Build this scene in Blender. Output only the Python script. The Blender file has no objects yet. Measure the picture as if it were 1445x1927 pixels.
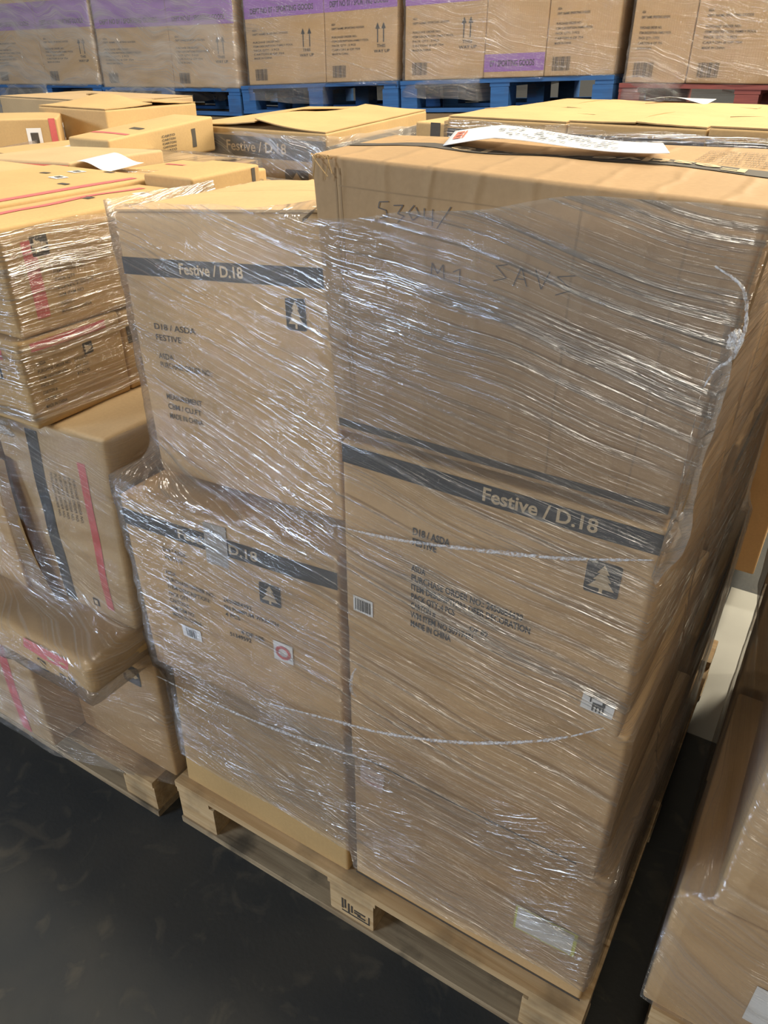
import bpy, bmesh, math, random
from mathutils import Vector, Matrix, noise
random.seed(7)
S = bpy.context.scene
COL = S.collection

# ------------------------------------------------------------------ camera, light, exposure
CAM_POS = (1.0513, -0.7702, 1.6464)
PITCH, YAW, ROLL, FPX = 0.553407, 0.548514, 0.0035, 1435.88
cp, sp = math.cos(PITCH), math.sin(PITCH)
fw = Vector((-math.sin(YAW) * cp, math.cos(YAW) * cp, -sp))
rt = fw.cross(Vector((0, 0, 1))).normalized()
up = rt.cross(fw)
r2 = rt * math.cos(ROLL) + up * math.sin(ROLL)
u2 = -rt * math.sin(ROLL) + up * math.cos(ROLL)
cd = bpy.data.cameras.new('camera')
cam = bpy.data.objects.new('camera', cd); COL.objects.link(cam)
M = Matrix((r2, u2, -fw)).transposed().to_4x4(); M.translation = Vector(CAM_POS)
cam.matrix_world = M
cd.sensor_fit = 'VERTICAL'; cd.sensor_height = 24.0; cd.lens = 24.0 * FPX / 1927.0
cd.clip_start = 0.02; cd.clip_end = 100
S.camera = cam

W = bpy.data.worlds.new('world'); S.world = W; W.use_nodes = True
W.node_tree.nodes['Background'].inputs[0].default_value = (1.0, 0.91, 0.76, 1)
W.node_tree.nodes['Background'].inputs[1].default_value = 0.135

def area(name, loc, target, sx, sy, power, col):
    l = bpy.data.lights.new(name, 'AREA'); l.shape = 'RECTANGLE'; l.size = sx; l.size_y = sy
    l.energy = power; l.color = col
    o = bpy.data.objects.new(name, l); COL.objects.link(o); o.location = loc
    o.rotation_euler = (Vector(target) - Vector(loc)).to_track_quat('-Z', 'Y').to_euler()
    return o
# warm high-bay rows over the aisles beyond the stacks, to the right and behind
area('high_bay_row_right', (5.5, 4.2, 4.9), (0, 1.0, 1.2), 0.40, 6.5, 230, (1.0, 0.87, 0.66))
area('high_bay_row_far', (2.7, 6.6, 4.8), (-.2, .2, 1.3), 0.6, 3.0, 430, (1.0, 0.88, 0.66))
area('high_bay_row_centre', (-1.2, 1.3, 6.4), (-1.5, 3.3, 1.2), 4.5, 0.7, 210, (1.0, 0.90, 0.74))
area('lid_fill', (2.4, 1.6, 6.4), (0.6, 0.6, 1.4), 0.6, 2.4, 235, (1.0, 0.90, 0.70))  # overhead lamp added to brighten the lid of the large top carton
# cool daylight through the bay doors behind the photographer
area('bay_door_daylight', (-3.9, -5.6, 3.0), (0.1, 0, 1.2), 1.9, 0.8, 240, (0.64, 0.80, 1.0))
area('front_fill', (1.2, -8.5, 2.8), (0.5, 0, .3), 3.5, 1.6, 125, (1.0, 0.89, 0.72))  # unseen warm fill added behind the camera to brighten the carton fronts
S.view_settings.view_transform = 'Standard'; S.view_settings.look = 'None'
S.view_settings.exposure = 0.35; S.view_settings.gamma = 1.0
S.view_settings.use_curve_mapping = False
try:
    S.cycles.transparent_max_bounces = 24
except Exception:
    pass

# ------------------------------------------------------------------ materials
def new_mat(name):
    m = bpy.data.materials.new(name); m.use_nodes = True
    nt = m.node_tree; nt.nodes.clear()
    return m, nt
def N(nt, t, **kw):
    n = nt.nodes.new(t)
    for k, v in kw.items():
        if k.startswith('i_'): n.inputs[k[2:].replace('_', ' ')].default_value = v
        else: setattr(n, k, v)
    return n
def L(nt, a, b): nt.links.new(a, b)
def math_n(nt, op, a, b=None, c=None, clamp=False):
    n = nt.nodes.new('ShaderNodeMath'); n.operation = op; n.use_clamp = clamp
    for i, x in enumerate((a, b, c)):
        if x is None: continue
        if isinstance(x, (int, float)): n.inputs[i].default_value = x
        else: L(nt, x, n.inputs[i])
    return n.outputs[0]
def ramp(nt, x, a, b):
    n = nt.nodes.new('ShaderNodeMapRange'); n.clamp = True
    n.inputs['From Min'].default_value = a; n.inputs['From Max'].default_value = b
    L(nt, x, n.inputs['Value']); return n.outputs[0]

def board_mat(name, c, rough=0.72, var=0.10, flute=0.5, creases=0.0):
    """corrugated kraft board: fibre mottling, faint flutes, optional vertical crease ribs"""
    m, nt = new_mat(name)
    out = N(nt, 'ShaderNodeOutputMaterial'); b = N(nt, 'ShaderNodeBsdfPrincipled')
    b.inputs['Roughness'].default_value = rough
    b.inputs['Specular IOR Level'].default_value = 0.35
    tc = N(nt, 'ShaderNodeTexCoord')
    n1 = N(nt, 'ShaderNodeTexNoise'); n1.inputs['Scale'].default_value = 7; n1.inputs['Detail'].default_value = 5
    n2 = N(nt, 'ShaderNodeTexNoise'); n2.inputs['Scale'].default_value = 160; n2.inputs['Detail'].default_value = 3
    L(nt, tc.outputs['Object'], n1.inputs['Vector']); L(nt, tc.outputs['Object'], n2.inputs['Vector'])
    s = math_n(nt, 'ADD', math_n(nt, 'MULTIPLY', n1.outputs['Fac'], 0.65), math_n(nt, 'MULTIPLY', n2.outputs['Fac'], 0.35))
    f = ramp(nt, s, 0.3, 0.7)
    mx = N(nt, 'ShaderNodeMix', data_type='RGBA')
    L(nt, f, mx.inputs['Factor'])
    mx.inputs['A'].default_value = tuple(x * (1 - var) for x in c) + (1,)
    mx.inputs['B'].default_value = tuple(min(1, x * (1 + var)) for x in c) + (1,)
    L(nt, mx.outputs['Result'], b.inputs['Base Color'])
    wv = N(nt, 'ShaderNodeTexWave'); wv.bands_direction = 'X'; wv.inputs['Scale'].default_value = 26
    wv.inputs['Distortion'].default_value = 1.2; wv.inputs['Detail'].default_value = 1.0
    L(nt, tc.outputs['Object'], wv.inputs['Vector'])
    h = math_n(nt, 'ADD', math_n(nt, 'MULTIPLY', wv.outputs['Fac'], 0.22 * flute), math_n(nt, 'MULTIPLY', n2.outputs['Fac'], 0.25))
    if creases:
        w2 = N(nt, 'ShaderNodeTexWave'); w2.bands_direction = 'X'; w2.inputs['Scale'].default_value = 5.2
        w2.inputs['Distortion'].default_value = 1.6; w2.inputs['Detail'].default_value = 2
        w2.inputs['Detail Scale'].default_value = 2.5
        L(nt, tc.outputs['Object'], w2.inputs['Vector'])
        h = math_n(nt, 'ADD', h, math_n(nt, 'MULTIPLY', math_n(nt, 'POWER', w2.outputs['Fac'], 9), creases))
    bp = N(nt, 'ShaderNodeBump'); bp.inputs['Strength'].default_value = 0.6; bp.inputs['Distance'].default_value = 0.002
    L(nt, h, bp.inputs['Height']); L(nt, bp.outputs[0], b.inputs['Normal'])
    L(nt, b.outputs[0], out.inputs[0])
    return m

def plain(name, c, rough=0.6, var=0.08, scale=60, metallic=0):
    m, nt = new_mat(name)
    out = N(nt, 'ShaderNodeOutputMaterial'); b = N(nt, 'ShaderNodeBsdfPrincipled')
    b.inputs['Roughness'].default_value = rough; b.inputs['Metallic'].default_value = metallic
    tc = N(nt, 'ShaderNodeTexCoord'); n1 = N(nt, 'ShaderNodeTexNoise'); n1.inputs['Scale'].default_value = scale
    n1.inputs['Detail'].default_value = 4
    L(nt, tc.outputs['Object'], n1.inputs['Vector'])
    mx = N(nt, 'ShaderNodeMix', data_type='RGBA'); L(nt, n1.outputs['Fac'], mx.inputs['Factor'])
    mx.inputs['A'].default_value = tuple(x * (1 - var) for x in c) + (1,)
    mx.inputs['B'].default_value = tuple(min(1, x * (1 + var)) for x in c) + (1,)
    L(nt, mx.outputs['Result'], b.inputs['Base Color']); L(nt, b.outputs[0], out.inputs[0])
    return m

def wood_mat(name, c, dark, dirt=0.0):
    m, nt = new_mat(name)
    out = N(nt, 'ShaderNodeOutputMaterial'); b = N(nt, 'ShaderNodeBsdfPrincipled'); b.inputs['Roughness'].default_value = 0.75
    tc = N(nt, 'ShaderNodeTexCoord'); mp = N(nt, 'ShaderNodeMapping'); mp.inputs['Scale'].default_value = (2.2, 38, 38)
    L(nt, tc.outputs['Object'], mp.inputs['Vector'])
    n1 = N(nt, 'ShaderNodeTexNoise'); n1.inputs['Scale'].default_value = 1.6; n1.inputs['Detail'].default_value = 6
    n1.inputs['Distortion'].default_value = 0.8
    L(nt, mp.outputs[0], n1.inputs['Vector'])
    n2 = N(nt, 'ShaderNodeTexNoise'); n2.inputs['Scale'].default_value = 9; n2.inputs['Detail'].default_value = 6
    L(nt, tc.outputs['Object'], n2.inputs['Vector'])
    mx = N(nt, 'ShaderNodeMix', data_type='RGBA'); L(nt, ramp(nt, n1.outputs['Fac'], .35, .7), mx.inputs['Factor'])
    mx.inputs['A'].default_value = c + (1,); mx.inputs['B'].default_value = dark + (1,)
    m2 = N(nt, 'ShaderNodeMix', data_type='RGBA'); L(nt, math_n(nt, 'MULTIPLY', ramp(nt, n2.outputs['Fac'], .50, .66), dirt), m2.inputs['Factor'])
    L(nt, mx.outputs['Result'], m2.inputs['A']); m2.inputs['B'].default_value = (0.06, 0.05, 0.035, 1)
    L(nt, m2.outputs['Result'], b.inputs['Base Color'])
    bp = N(nt, 'ShaderNodeBump'); bp.inputs['Strength'].default_value = .5; bp.inputs['Distance'].default_value = .002
    L(nt, n1.outputs['Fac'], bp.inputs['Height']); L(nt, bp.outputs[0], b.inputs['Normal'])
    L(nt, b.outputs[0], out.inputs[0])
    return m

def film_mat(name, slope=0.0, gloss=0.5, haze=0.10, streak=0.25, fine=1.0, warp=0.04, tint=(1, 1, 1), bump=1.0, cover=0.5):
    """stretch film: see-through sheet whose taut creases run along the wrap; UV in metres (u round the stack, v up)"""
    m, nt = new_mat(name)
    out = N(nt, 'ShaderNodeOutputMaterial')
    uv = N(nt, 'ShaderNodeUVMap'); sep = N(nt, 'ShaderNodeSeparateXYZ'); L(nt, uv.outputs[0], sep.inputs[0])
    u, v = sep.outputs[0], sep.outputs[1]
    nw = N(nt, 'ShaderNodeTexNoise'); nw.inputs['Scale'].default_value = 2.2; nw.inputs['Detail'].default_value = 2
    L(nt, uv.outputs[0], nw.inputs['Vector'])
    t = math_n(nt, 'ADD', math_n(nt, 'ADD', v, math_n(nt, 'MULTIPLY', u, slope)),
               math_n(nt, 'MULTIPLY', math_n(nt, 'SUBTRACT', nw.outputs['Fac'], 0.5), warp * 4))
    def nz(su, sv, detail, off):
        c = N(nt, 'ShaderNodeCombineXYZ')
        L(nt, math_n(nt, 'MULTIPLY', u, su), c.inputs[0]); L(nt, math_n(nt, 'MULTIPLY', t, sv), c.inputs[1]); c.inputs[2].default_value = off
        n = N(nt, 'ShaderNodeTexNoise'); n.inputs['Scale'].default_value = 1; n.inputs['Detail'].default_value = detail
        n.inputs['Roughness'].default_value = 0.55
        L(nt, c.outputs[0], n.inputs['Vector']); return n.outputs['Fac']
    a = nz(1.1, 95 * fine, 2.0, 0.0)      # broad folds
    b_ = nz(3.2, 400 * fine, 2.5, 3.7)      # thin creases
    c_ = nz(24, 150, 2.0, 9.1)             # crumple
    reg = nz(1.6, 5.0, 2.0, 21.0)         # where the film is slack or taut
    h = math_n(nt, 'ADD', math_n(nt, 'MULTIPLY', a, 0.55), math_n(nt, 'ADD', math_n(nt, 'MULTIPLY', b_, 0.30), math_n(nt, 'MULTIPLY', c_, 0.16)))
    bp = N(nt, 'ShaderNodeBump'); bp.inputs['Strength'].default_value = 1.0; bp.inputs['Distance'].default_value = 0.014 * bump
    L(nt, h, bp.inputs['Height'])
    gl = N(nt, 'ShaderNodeBsdfGlossy'); gl.inputs['Roughness'].default_value = 0.09
    L(nt, bp.outputs[0], gl.inputs['Normal'])
    tr = N(nt, 'ShaderNodeBsdfTransparent'); tr.inputs[0].default_value = tint + (1,)
    df = N(nt, 'ShaderNodeBsdfDiffuse'); df.inputs[0].default_value = (0.82, 0.80, 0.78, 1)
    tl = N(nt, 'ShaderNodeBsdfTranslucent'); tl.inputs[0].default_value = (0.82, 0.80, 0.78, 1)
    ds = N(nt, 'ShaderNodeMixShader'); ds.inputs[0].default_value = 0.35
    L(nt, df.outputs[0], ds.inputs[1]); L(nt, tl.outputs[0], ds.inputs[2])
    regm = ramp(nt, reg, 0.5 - 0.22 * cover * 2 + .05, 0.62)
    thin = ramp(nt, b_, 0.54, 0.70); fold = ramp(nt, a, 0.55, 0.70)
    crease = math_n(nt, 'MULTIPLY', math_n(nt, 'MAXIMUM', thin, fold), math_n(nt, 'ADD', math_n(nt, 'MULTIPLY', regm, 0.8), 0.2))
    hz = math_n(nt, 'ADD', haze * 0.35, math_n(nt, 'ADD', math_n(nt, 'MULTIPLY', crease, streak), math_n(nt, 'MULTIPLY', regm, haze * 0.65)), clamp=True)
    s1 = N(nt, 'ShaderNodeMixShader'); L(nt, hz, s1.inputs[0]); L(nt, tr.outputs[0], s1.inputs[1]); L(nt, ds.outputs[0], s1.inputs[2])
    fr = N(nt, 'ShaderNodeFresnel'); fr.inputs[0].default_value = 1.5
    gf = math_n(nt, 'ADD', math_n(nt, 'MULTIPLY', fr.outputs[0], 0.5), math_n(nt, 'MULTIPLY', math_n(nt, 'ADD', math_n(nt, 'MULTIPLY', crease, 0.85), 0.05), gloss), clamp=True)
    s2 = N(nt, 'ShaderNodeMixShader'); L(nt, gf, s2.inputs[0]); L(nt, s1.outputs[0], s2.inputs[1]); L(nt, gl.outputs[0], s2.inputs[2])
    L(nt, s2.outputs[0], out.inputs[0])
    return m

KRAFT = (0.54, 0.355, 0.175)
M_K = board_mat('kraft_board', KRAFT)
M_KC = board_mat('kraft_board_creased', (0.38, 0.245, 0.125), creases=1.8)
M_KW = board_mat('kraft_board_warm', (0.51, 0.335, 0.15))
M_KP = board_mat('kraft_board_pale', (0.51, 0.36, 0.20))
M_INK = plain('black_print', (0.032, 0.033, 0.036), .6, .25, 90)
M_INKS = plain('faded_black_print', (0.07, 0.06, 0.05), .7, .3, 200)
M_PEN = plain('pen_ink', (0.09, 0.07, 0.06), .6)
M_KL = board_mat('bare_kraft_lettering', (0.55, 0.42, 0.26))
M_PINK = plain('pink_print', (0.62, 0.13, 0.13), .6, .15, 80)
M_RED = plain('red_print', (0.70, 0.16, 0.10), .6, .12, 80)
M_PURP = plain('purple_print', (0.30, 0.12, 0.44), .6, .12, 50)
M_LAB = plain('white_label', (0.80, 0.80, 0.80), .5, .04)
M_LABP = plain('pink_label', (0.80, 0.62, 0.56), .5, .06)
M_YEL = plain('lime_label_border', (0.72, 0.75, 0.14), .5, .06)
M_GREY = plain('grey_tape', (0.38, 0.34, 0.29), .35, .15, 30)
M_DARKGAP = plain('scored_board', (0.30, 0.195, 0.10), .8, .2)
M_WOOD = wood_mat('pine', (0.60, 0.43, 0.24), (0.44, 0.28, 0.13), 0.45)
M_WOODD = wood_mat('weathered_pine', (0.42, 0.32, 0.20), (0.24, 0.17, 0.10), 0.8)
M_BLUE = wood_mat('blue_painted_wood', (0.03, 0.13, 0.36), (0.02, 0.09, 0.26), 0.2)
M_REDW = wood_mat('red_painted_wood', (0.26, 0.07, 0.06), (0.18, 0.05, 0.05), 0.2)
F_MAIN = film_mat('stretch_film_front', slope=0.16, gloss=.80, haze=.15, streak=.20, bump=1.0, warp=.018, cover=.7)
F_OUT = film_mat('stretch_film_outer', slope=-0.22, gloss=.40, haze=.07, streak=.15, bump=1.0, warp=.04, fine=.8, cover=.3)
F_LEFT = film_mat('stretch_film_left', slope=-0.02, gloss=1.0, haze=.07, streak=.22, warp=.012, cover=.8)
F_BACK = film_mat('stretch_film_back', slope=0.15, gloss=.55, haze=.42, streak=.46, warp=.10, fine=.35, bump=2.0)
F_RIGHT = film_mat('stretch_film_right', slope=0.18, gloss=.35, haze=.14, streak=.16, warp=.05)
def rope_mat():
    m, nt = new_mat('twisted_film')
    out = N(nt, 'ShaderNodeOutputMaterial'); b = N(nt, 'ShaderNodeBsdfPrincipled')
    b.inputs['Base Color'].default_value = (.85, .86, .9, 1); b.inputs['Roughness'].default_value = .18
    tc = N(nt, 'ShaderNodeTexCoord'); n = N(nt, 'ShaderNodeTexNoise'); n.inputs['Scale'].default_value = 220; n.inputs['Detail'].default_value = 3
    L(nt, tc.outputs['Object'], n.inputs['Vector'])
    bp = N(nt, 'ShaderNodeBump'); bp.inputs['Distance'].default_value = .004; L(nt, n.outputs[0], bp.inputs['Height']); L(nt, bp.outputs[0], b.inputs['Normal'])
    t = N(nt, 'ShaderNodeBsdfTransparent'); mx = N(nt, 'ShaderNodeMixShader')
    L(nt, ramp(nt, n.outputs[0], .36, .80), mx.inputs[0]); L(nt, t.outputs[0], mx.inputs[1]); L(nt, b.outputs[0], mx.inputs[2]); L(nt, mx.outputs[0], out.inputs[0])
    return m
M_ROPE = rope_mat()

def floor_mat():
    m, nt = new_mat('worn_dark_floor')
    out = N(nt, 'ShaderNodeOutputMaterial'); b = N(nt, 'ShaderNodeBsdfPrincipled')
    tc = N(nt, 'ShaderNodeTexCoord')
    a = N(nt, 'ShaderNodeTexNoise'); a.inputs['Scale'].default_value = 3.2; a.inputs['Detail'].default_value = 7
    c = N(nt, 'ShaderNodeTexNoise'); c.inputs['Scale'].default_value = 11; c.inputs['Detail'].default_value = 8; c.inputs['Distortion'].default_value = 1.2
    d = N(nt, 'ShaderNodeTexNoise'); d.inputs['Scale'].default_value = 90; d.inputs['Detail'].default_value = 3
    for n in (a, c, d): L(nt, tc.outputs['Object'], n.inputs['Vector'])
    m1 = N(nt, 'ShaderNodeMix', data_type='RGBA'); L(nt, ramp(nt, a.outputs[0], .35, .65), m1.inputs['Factor'])
    m1.inputs['A'].default_value = (0.032, 0.035, 0.037, 1); m1.inputs['B'].default_value = (0.048, 0.047, 0.043, 1)
    m2 = N(nt, 'ShaderNodeMix', data_type='RGBA'); L(nt, math_n(nt, 'MULTIPLY', ramp(nt, c.outputs[0], .58, .72), .55), m2.inputs['Factor'])
    L(nt, m1.outputs['Result'], m2.inputs['A']); m2.inputs['B'].default_value = (0.10, 0.088, 0.068, 1)
    L(nt, m2.outputs['Result'], b.inputs['Base Color'])
    b.inputs['Specular IOR Level'].default_value = .25
    r = math_n(nt, 'ADD', .46, math_n(nt, 'MULTIPLY', c.outputs[0], .3)); L(nt, r, b.inputs['Roughness'])
    bp = N(nt, 'ShaderNodeBump'); bp.inputs['Strength'].default_value = .3; bp.inputs['Distance'].default_value = .002
    L(nt, d.outputs[0], bp.inputs['Height']); L(nt, bp.outputs[0], b.inputs['Normal'])
    L(nt, b.outputs[0], out.inputs[0]); return m
M_FLOOR = floor_mat()

# ------------------------------------------------------------------ helpers
def make_obj(name, bm, mats, parent=None, origin=None, smooth=True, props=None):
    me = bpy.data.meshes.new(name)
    if origin is not None:
        for v in bm.verts: v.co -= Vector(origin)
    bm.to_mesh(me); bm.free()
    for m in mats: me.materials.append(m)
    if smooth:
        for p in me.polygons: p.use_smooth = True
    o = bpy.data.objects.new(name, me); COL.objects.link(o)
    if parent: o.parent = parent
    elif origin is not None: o.location = origin
    for k, v in (props or {}).items(): o[k] = v
    return o
def tag(o, label, cat, group=None):
    o['label'] = label; o['category'] = cat
    if group: o['group'] = group
    return o
def add_box(bm, x0, x1, y0, y1, z0, z1, mi=0, tf=None):
    vs = [Vector((x, y, z)) for z in (z0, z1) for y in (y0, y1) for x in (x0, x1)]
    if tf: vs = [tf(v) for v in vs]
    v = [bm.verts.new(c) for c in vs]
    for f in ((0, 2, 3, 1), (4, 5, 7, 6), (0, 1, 5, 4), (2, 6, 7, 3), (0, 4, 6, 2), (1, 3, 7, 5)):
        fc = bm.faces.new([v[i] for i in f]); fc.material_index = mi

_tcache = {}
def text_mesh(s, bold):
    k = (s, bold)
    if k in _tcache: return _tcache[k]
    c = bpy.data.curves.new('t', 'FONT'); c.body = s; c.size = 1.0; c.offset = bold; c.resolution_u = 3
    o = bpy.data.objects.new('t', c); COL.objects.link(o)
    bpy.context.view_layer.update()
    dg = bpy.context.evaluated_depsgraph_get()
    me = bpy.data.meshes.new_from_object(o.evaluated_get(dg))
    vs = [(v.co.x, v.co.y) for v in me.vertices]; fs = [tuple(p.vertices) for p in me.polygons]
    wmax = max((v[0] for v in vs), default=1)
    COL.objects.unlink(o); bpy.data.objects.remove(o); bpy.data.curves.remove(c); bpy.data.meshes.remove(me)
    _tcache[k] = (vs, fs, wmax); return _tcache[k]

class Carton:
    """corner table C[i][j][k] (i: -X/+X, j: -Y/+Y, k: bottom/top); faces are mapped in metres from their top-left corner"""
    def __init__(s, C, bulge=0.004, crumple=0.0015, seed=0):
        s.C = C; s.bulge = bulge; s.cr = crumple; s.seed = seed
        s.Lx = (C[1][0][0] - C[0][0][0]).length; s.Ly = (C[0][1][0] - C[0][0][0]).length; s.Lz = (C[0][0][1] - C[0][0][0]).length
        s.cen = sum((C[i][j][k] for i in (0, 1) for j in (0, 1) for k in (0, 1)), Vector()) / 8
        s.nrm = {'F': (C[1][0][0] - C[0][0][0]).cross(C[0][0][1] - C[0][0][0]).normalized(),
                 'R': (C[1][1][0] - C[1][0][0]).cross(C[1][0][1] - C[1][0][0]).normalized(),
                 'T': (C[1][0][1] - C[0][0][1]).cross(C[0][1][1] - C[0][0][1]).normalized()}
        s.nrm['B'] = -s.nrm['F']; s.nrm['L'] = -s.nrm['R']; s.nrm['D'] = -s.nrm['T']
    def tri(s, x, y, z):
        r = Vector()
        for i, a in ((0, 1 - x), (1, x)):
            for j, b in ((0, 1 - y), (1, y)):
                for k, c in ((0, 1 - z), (1, z)): r += s.C[i][j][k] * (a * b * c)
        return r
    def disp(s, f, u, v):
        e = 16 * max(0, u) * max(0, 1 - u) * max(0, v) * max(0, 1 - v)
        e = min(1, e)
        w, h = s.dims(f)
        nz_ = noise.noise(Vector((u * w * 9 + s.seed * 3.1, v * h * 9, hash(f) % 7 if False else ord(f) * 1.7)))
        return e * s.bulge + e * nz_ * s.cr * 2
    def dims(s, f):
        return {'F': (s.Lx, s.Lz), 'B': (s.Lx, s.Lz), 'R': (s.Ly, s.Lz), 'L': (s.Ly, s.Lz), 'T': (s.Lx, s.Ly), 'D': (s.Lx, s.Ly)}[f]
    def pt(s, f, u, v, off=0.0):
        p = {'F': (u, 0, v), 'B': (1 - u, 1, v), 'R': (1, u, v), 'L': (0, 1 - u, v), 'T': (u, v, 1), 'D': (u, 1 - v, 0)}[f]
        return s.tri(*p) + s.nrm[f] * (s.disp(f, u, v) + off)
    def fm(s, f, x, y, off=0.0):   # metres from top-left
        w, h = s.dims(f); return s.pt(f, x / w, 1 - y / h, off)

def H(x0, x1, y0, y1, z0, z1, dx=0, dy=0, dz=0, rise=0, rot=0, ch=None):
    """corner table of a box; dx/dy shift of the top, rise = extra height of the +X side, rot about its centre (degrees)"""
    C = [[[None, None], [None, None]], [[None, None], [None, None]]]
    cx, cy = (x0 + x1) / 2, (y0 + y1) / 2; ca, sa = math.cos(math.radians(rot)), math.sin(math.radians(rot))
    for i, x in enumerate((x0, x1)):
        for j, y in enumerate((y0, y1)):
            for k, z in enumerate((z0, z1)):
                X = x + dx * k; Y = y + dy * k; Z = z + rise * i + dz * j * k
                X, Y = cx + (X - cx) * ca - (Y - cy) * sa, cy + (X - cx) * sa + (Y - cy) * ca
                C[i][j][k] = Vector((X, Y, Z))
    for (i, j, k), d in (ch or {}).items(): C[i][j][k] = C[i][j][k] + Vector(d)
    return C

def body(bm, ct, r=0.006, step=0.05):
    L3 = (ct.Lx, ct.Ly, ct.Lz)
    def ticks(Ln):
        n = max(2, int(Ln / step)); e = [0, .0006 / Ln, r * .3 / Ln, r * .65 / Ln, r / Ln, (r + .002) / Ln]; s0 = (r + .006) / Ln
        t = e + [s0 + (1 - 2 * s0) * i / n for i in range(n + 1)] + [1 - x for x in reversed(e)]
        return t
    tx, ty, tz = ticks(ct.Lx), ticks(ct.Ly), ticks(ct.Lz)
    cache = {}
    def vert(p):
        key = tuple(round(c, 7) for c in p)
        if key in cache: return cache[key]
        P = Vector([p[i] * L3[i] for i in range(3)])
        q = Vector([min(max(P[i], r), L3[i] - r) for i in range(3)])
        d = P - q
        if d.length > 1e-9: P = q + d.normalized() * r
        co = ct.tri(P.x / L3[0], P.y / L3[1], P.z / L3[2])
        for f, on, u, v in (('F', p[1] == 0, p[0], p[2]), ('B', p[1] == 1, 1 - p[0], p[2]), ('R', p[0] == 1, p[1], p[2]),
                            ('L', p[0] == 0, 1 - p[1], p[2]), ('T', p[2] == 1, p[0], p[1])):
            if on: co = co + ct.nrm[f] * ct.disp(f, u, v)
        vt = bm.verts.new(co); cache[key] = vt; return vt
    def face_grid(A, B, mk, flip):
        for i in range(len(A) - 1):
            for j in range(len(B) - 1):
                q = [vert(mk(A[i], B[j])), vert(mk(A[i + 1], B[j])), vert(mk(A[i + 1], B[j + 1])), vert(mk(A[i], B[j + 1]))]
                if flip: q.reverse()
                if len(set(q)) == 4:
                    try: bm.faces.new(q)
                    except ValueError: pass
    face_grid(tx, tz, lambda a, b: (a, 0, b), False); face_grid(tx, tz, lambda a, b: (a, 1, b), True)
    face_grid(ty, tz, lambda a, b: (1, a, b), False); face_grid(ty, tz, lambda a, b: (0, a, b), True)
    face_grid(tx, ty, lambda a, b: (a, b, 1), False); face_grid(tx, ty, lambda a, b: (a, b, 0), True)

def patch(bm, ct, f, x, y, w, h, mi, off=.0009, ang=0, n=None):
    ca, sa = math.cos(math.radians(ang)), math.sin(math.radians(ang))
    nx = n or max(1, int(w / .03)); ny = max(1, int(h / .03)); g = []
    for j in range(ny + 1):
        row = []
        for i in range(nx + 1):
            a, b = w * i / nx, h * j / ny
            row.append(bm.verts.new(ct.fm(f, x + a * ca - b * sa, y + a * sa + b * ca, off)))
        g.append(row)
    for j in range(ny):
        for i in range(nx):
            fc = bm.faces.new((g[j][i], g[j + 1][i], g[j + 1][i + 1], g[j][i + 1])); fc.material_index = mi
def text(bm, ct, f, s, x, y, size, mi, bold=0.0, xs=1.0, ang=0, off=.0013, width=None):
    """x,y = left end of the baseline in metres; size = cap height"""
    vs, fs, wm = text_mesh(s, bold); k = size / .72
    if width: xs = width / (wm * k)
    ca, sa = math.cos(math.radians(ang)), math.sin(math.radians(ang))
    vv = []
    for a, b in vs:
        a, b = a * k * xs, -b * k
        vv.append(bm.verts.new(ct.fm(f, x + a * ca - b * sa, y + a * sa + b * ca, off)))
    for t in fs:
        try: fc = bm.faces.new([vv[i] for i in t]); fc.material_index = mi
        except ValueError: pass
def poly(bm, ct, f, pts, mi, off):
    fc = bm.faces.new([bm.verts.new(ct.fm(f, a, b, off)) for a, b in reversed(pts)]); fc.material_index = mi
def stroke(bm, ct, f, pts, w, mi, off=.0013):
    for (a, b), (c, d) in zip(pts, pts[1:]):
        dx, dy = c - a, d - b; l = math.hypot(dx, dy) or 1; nx, ny = -dy / l * w / 2, dx / l * w / 2
        fc = bm.faces.new([bm.verts.new(ct.fm(f, *p, off)) for p in ((a + nx, b + ny), (c + nx, d + ny), (c - nx, d - ny), (a - nx, b - ny))]); fc.material_index = mi
def tree(bm, ct, f, x, y, w, h, mi_bg, mi_fg, ang=0):
    ca, sa = math.cos(math.radians(ang)), math.sin(math.radians(ang))
    def T(p): a, b = (p[0] - .5) * w, (p[1] - .5) * h; return (x + w / 2 + a * ca - b * sa, y + h / 2 + a * sa + b * ca)
    c = .09; pts = []
    for (cx, cy, a0) in ((c, c, 180), (1 - c, c, 270), (1 - c, 1 - c, 0), (c, 1 - c, 90)):
        for k in range(4): t = math.radians(a0 + k * 30); pts.append((cx + c * math.cos(t), cy + c * math.sin(t)))
    poly(bm, ct, f, [T(p) for p in reversed(pts)][::-1][::-1], mi_bg, .0010)
    for pl in ([(.5, .08), (.68, .34), (.32, .34)], [(.5, .22), (.76, .56), (.24, .56)], [(.5, .38), (.88, .80), (.12, .80)], [(.45, .8), (.55, .8), (.55, .94), (.45, .94)]):
        poly(bm, ct, f, [T(p) for p in pl][::-1], mi_fg, .0016)
def barcode(bm, ct, f, x, y, w, h, mi, off=.0022, seed=1):
    rr = random.Random(seed); a = 0
    while a < w:
        b = rr.choice((.0012, .0018, .003)); patch(bm, ct, f, x + a, y, min(b, w - a), h, mi, off, n=1); a += b + rr.choice((.001, .0016, .0024))

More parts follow.
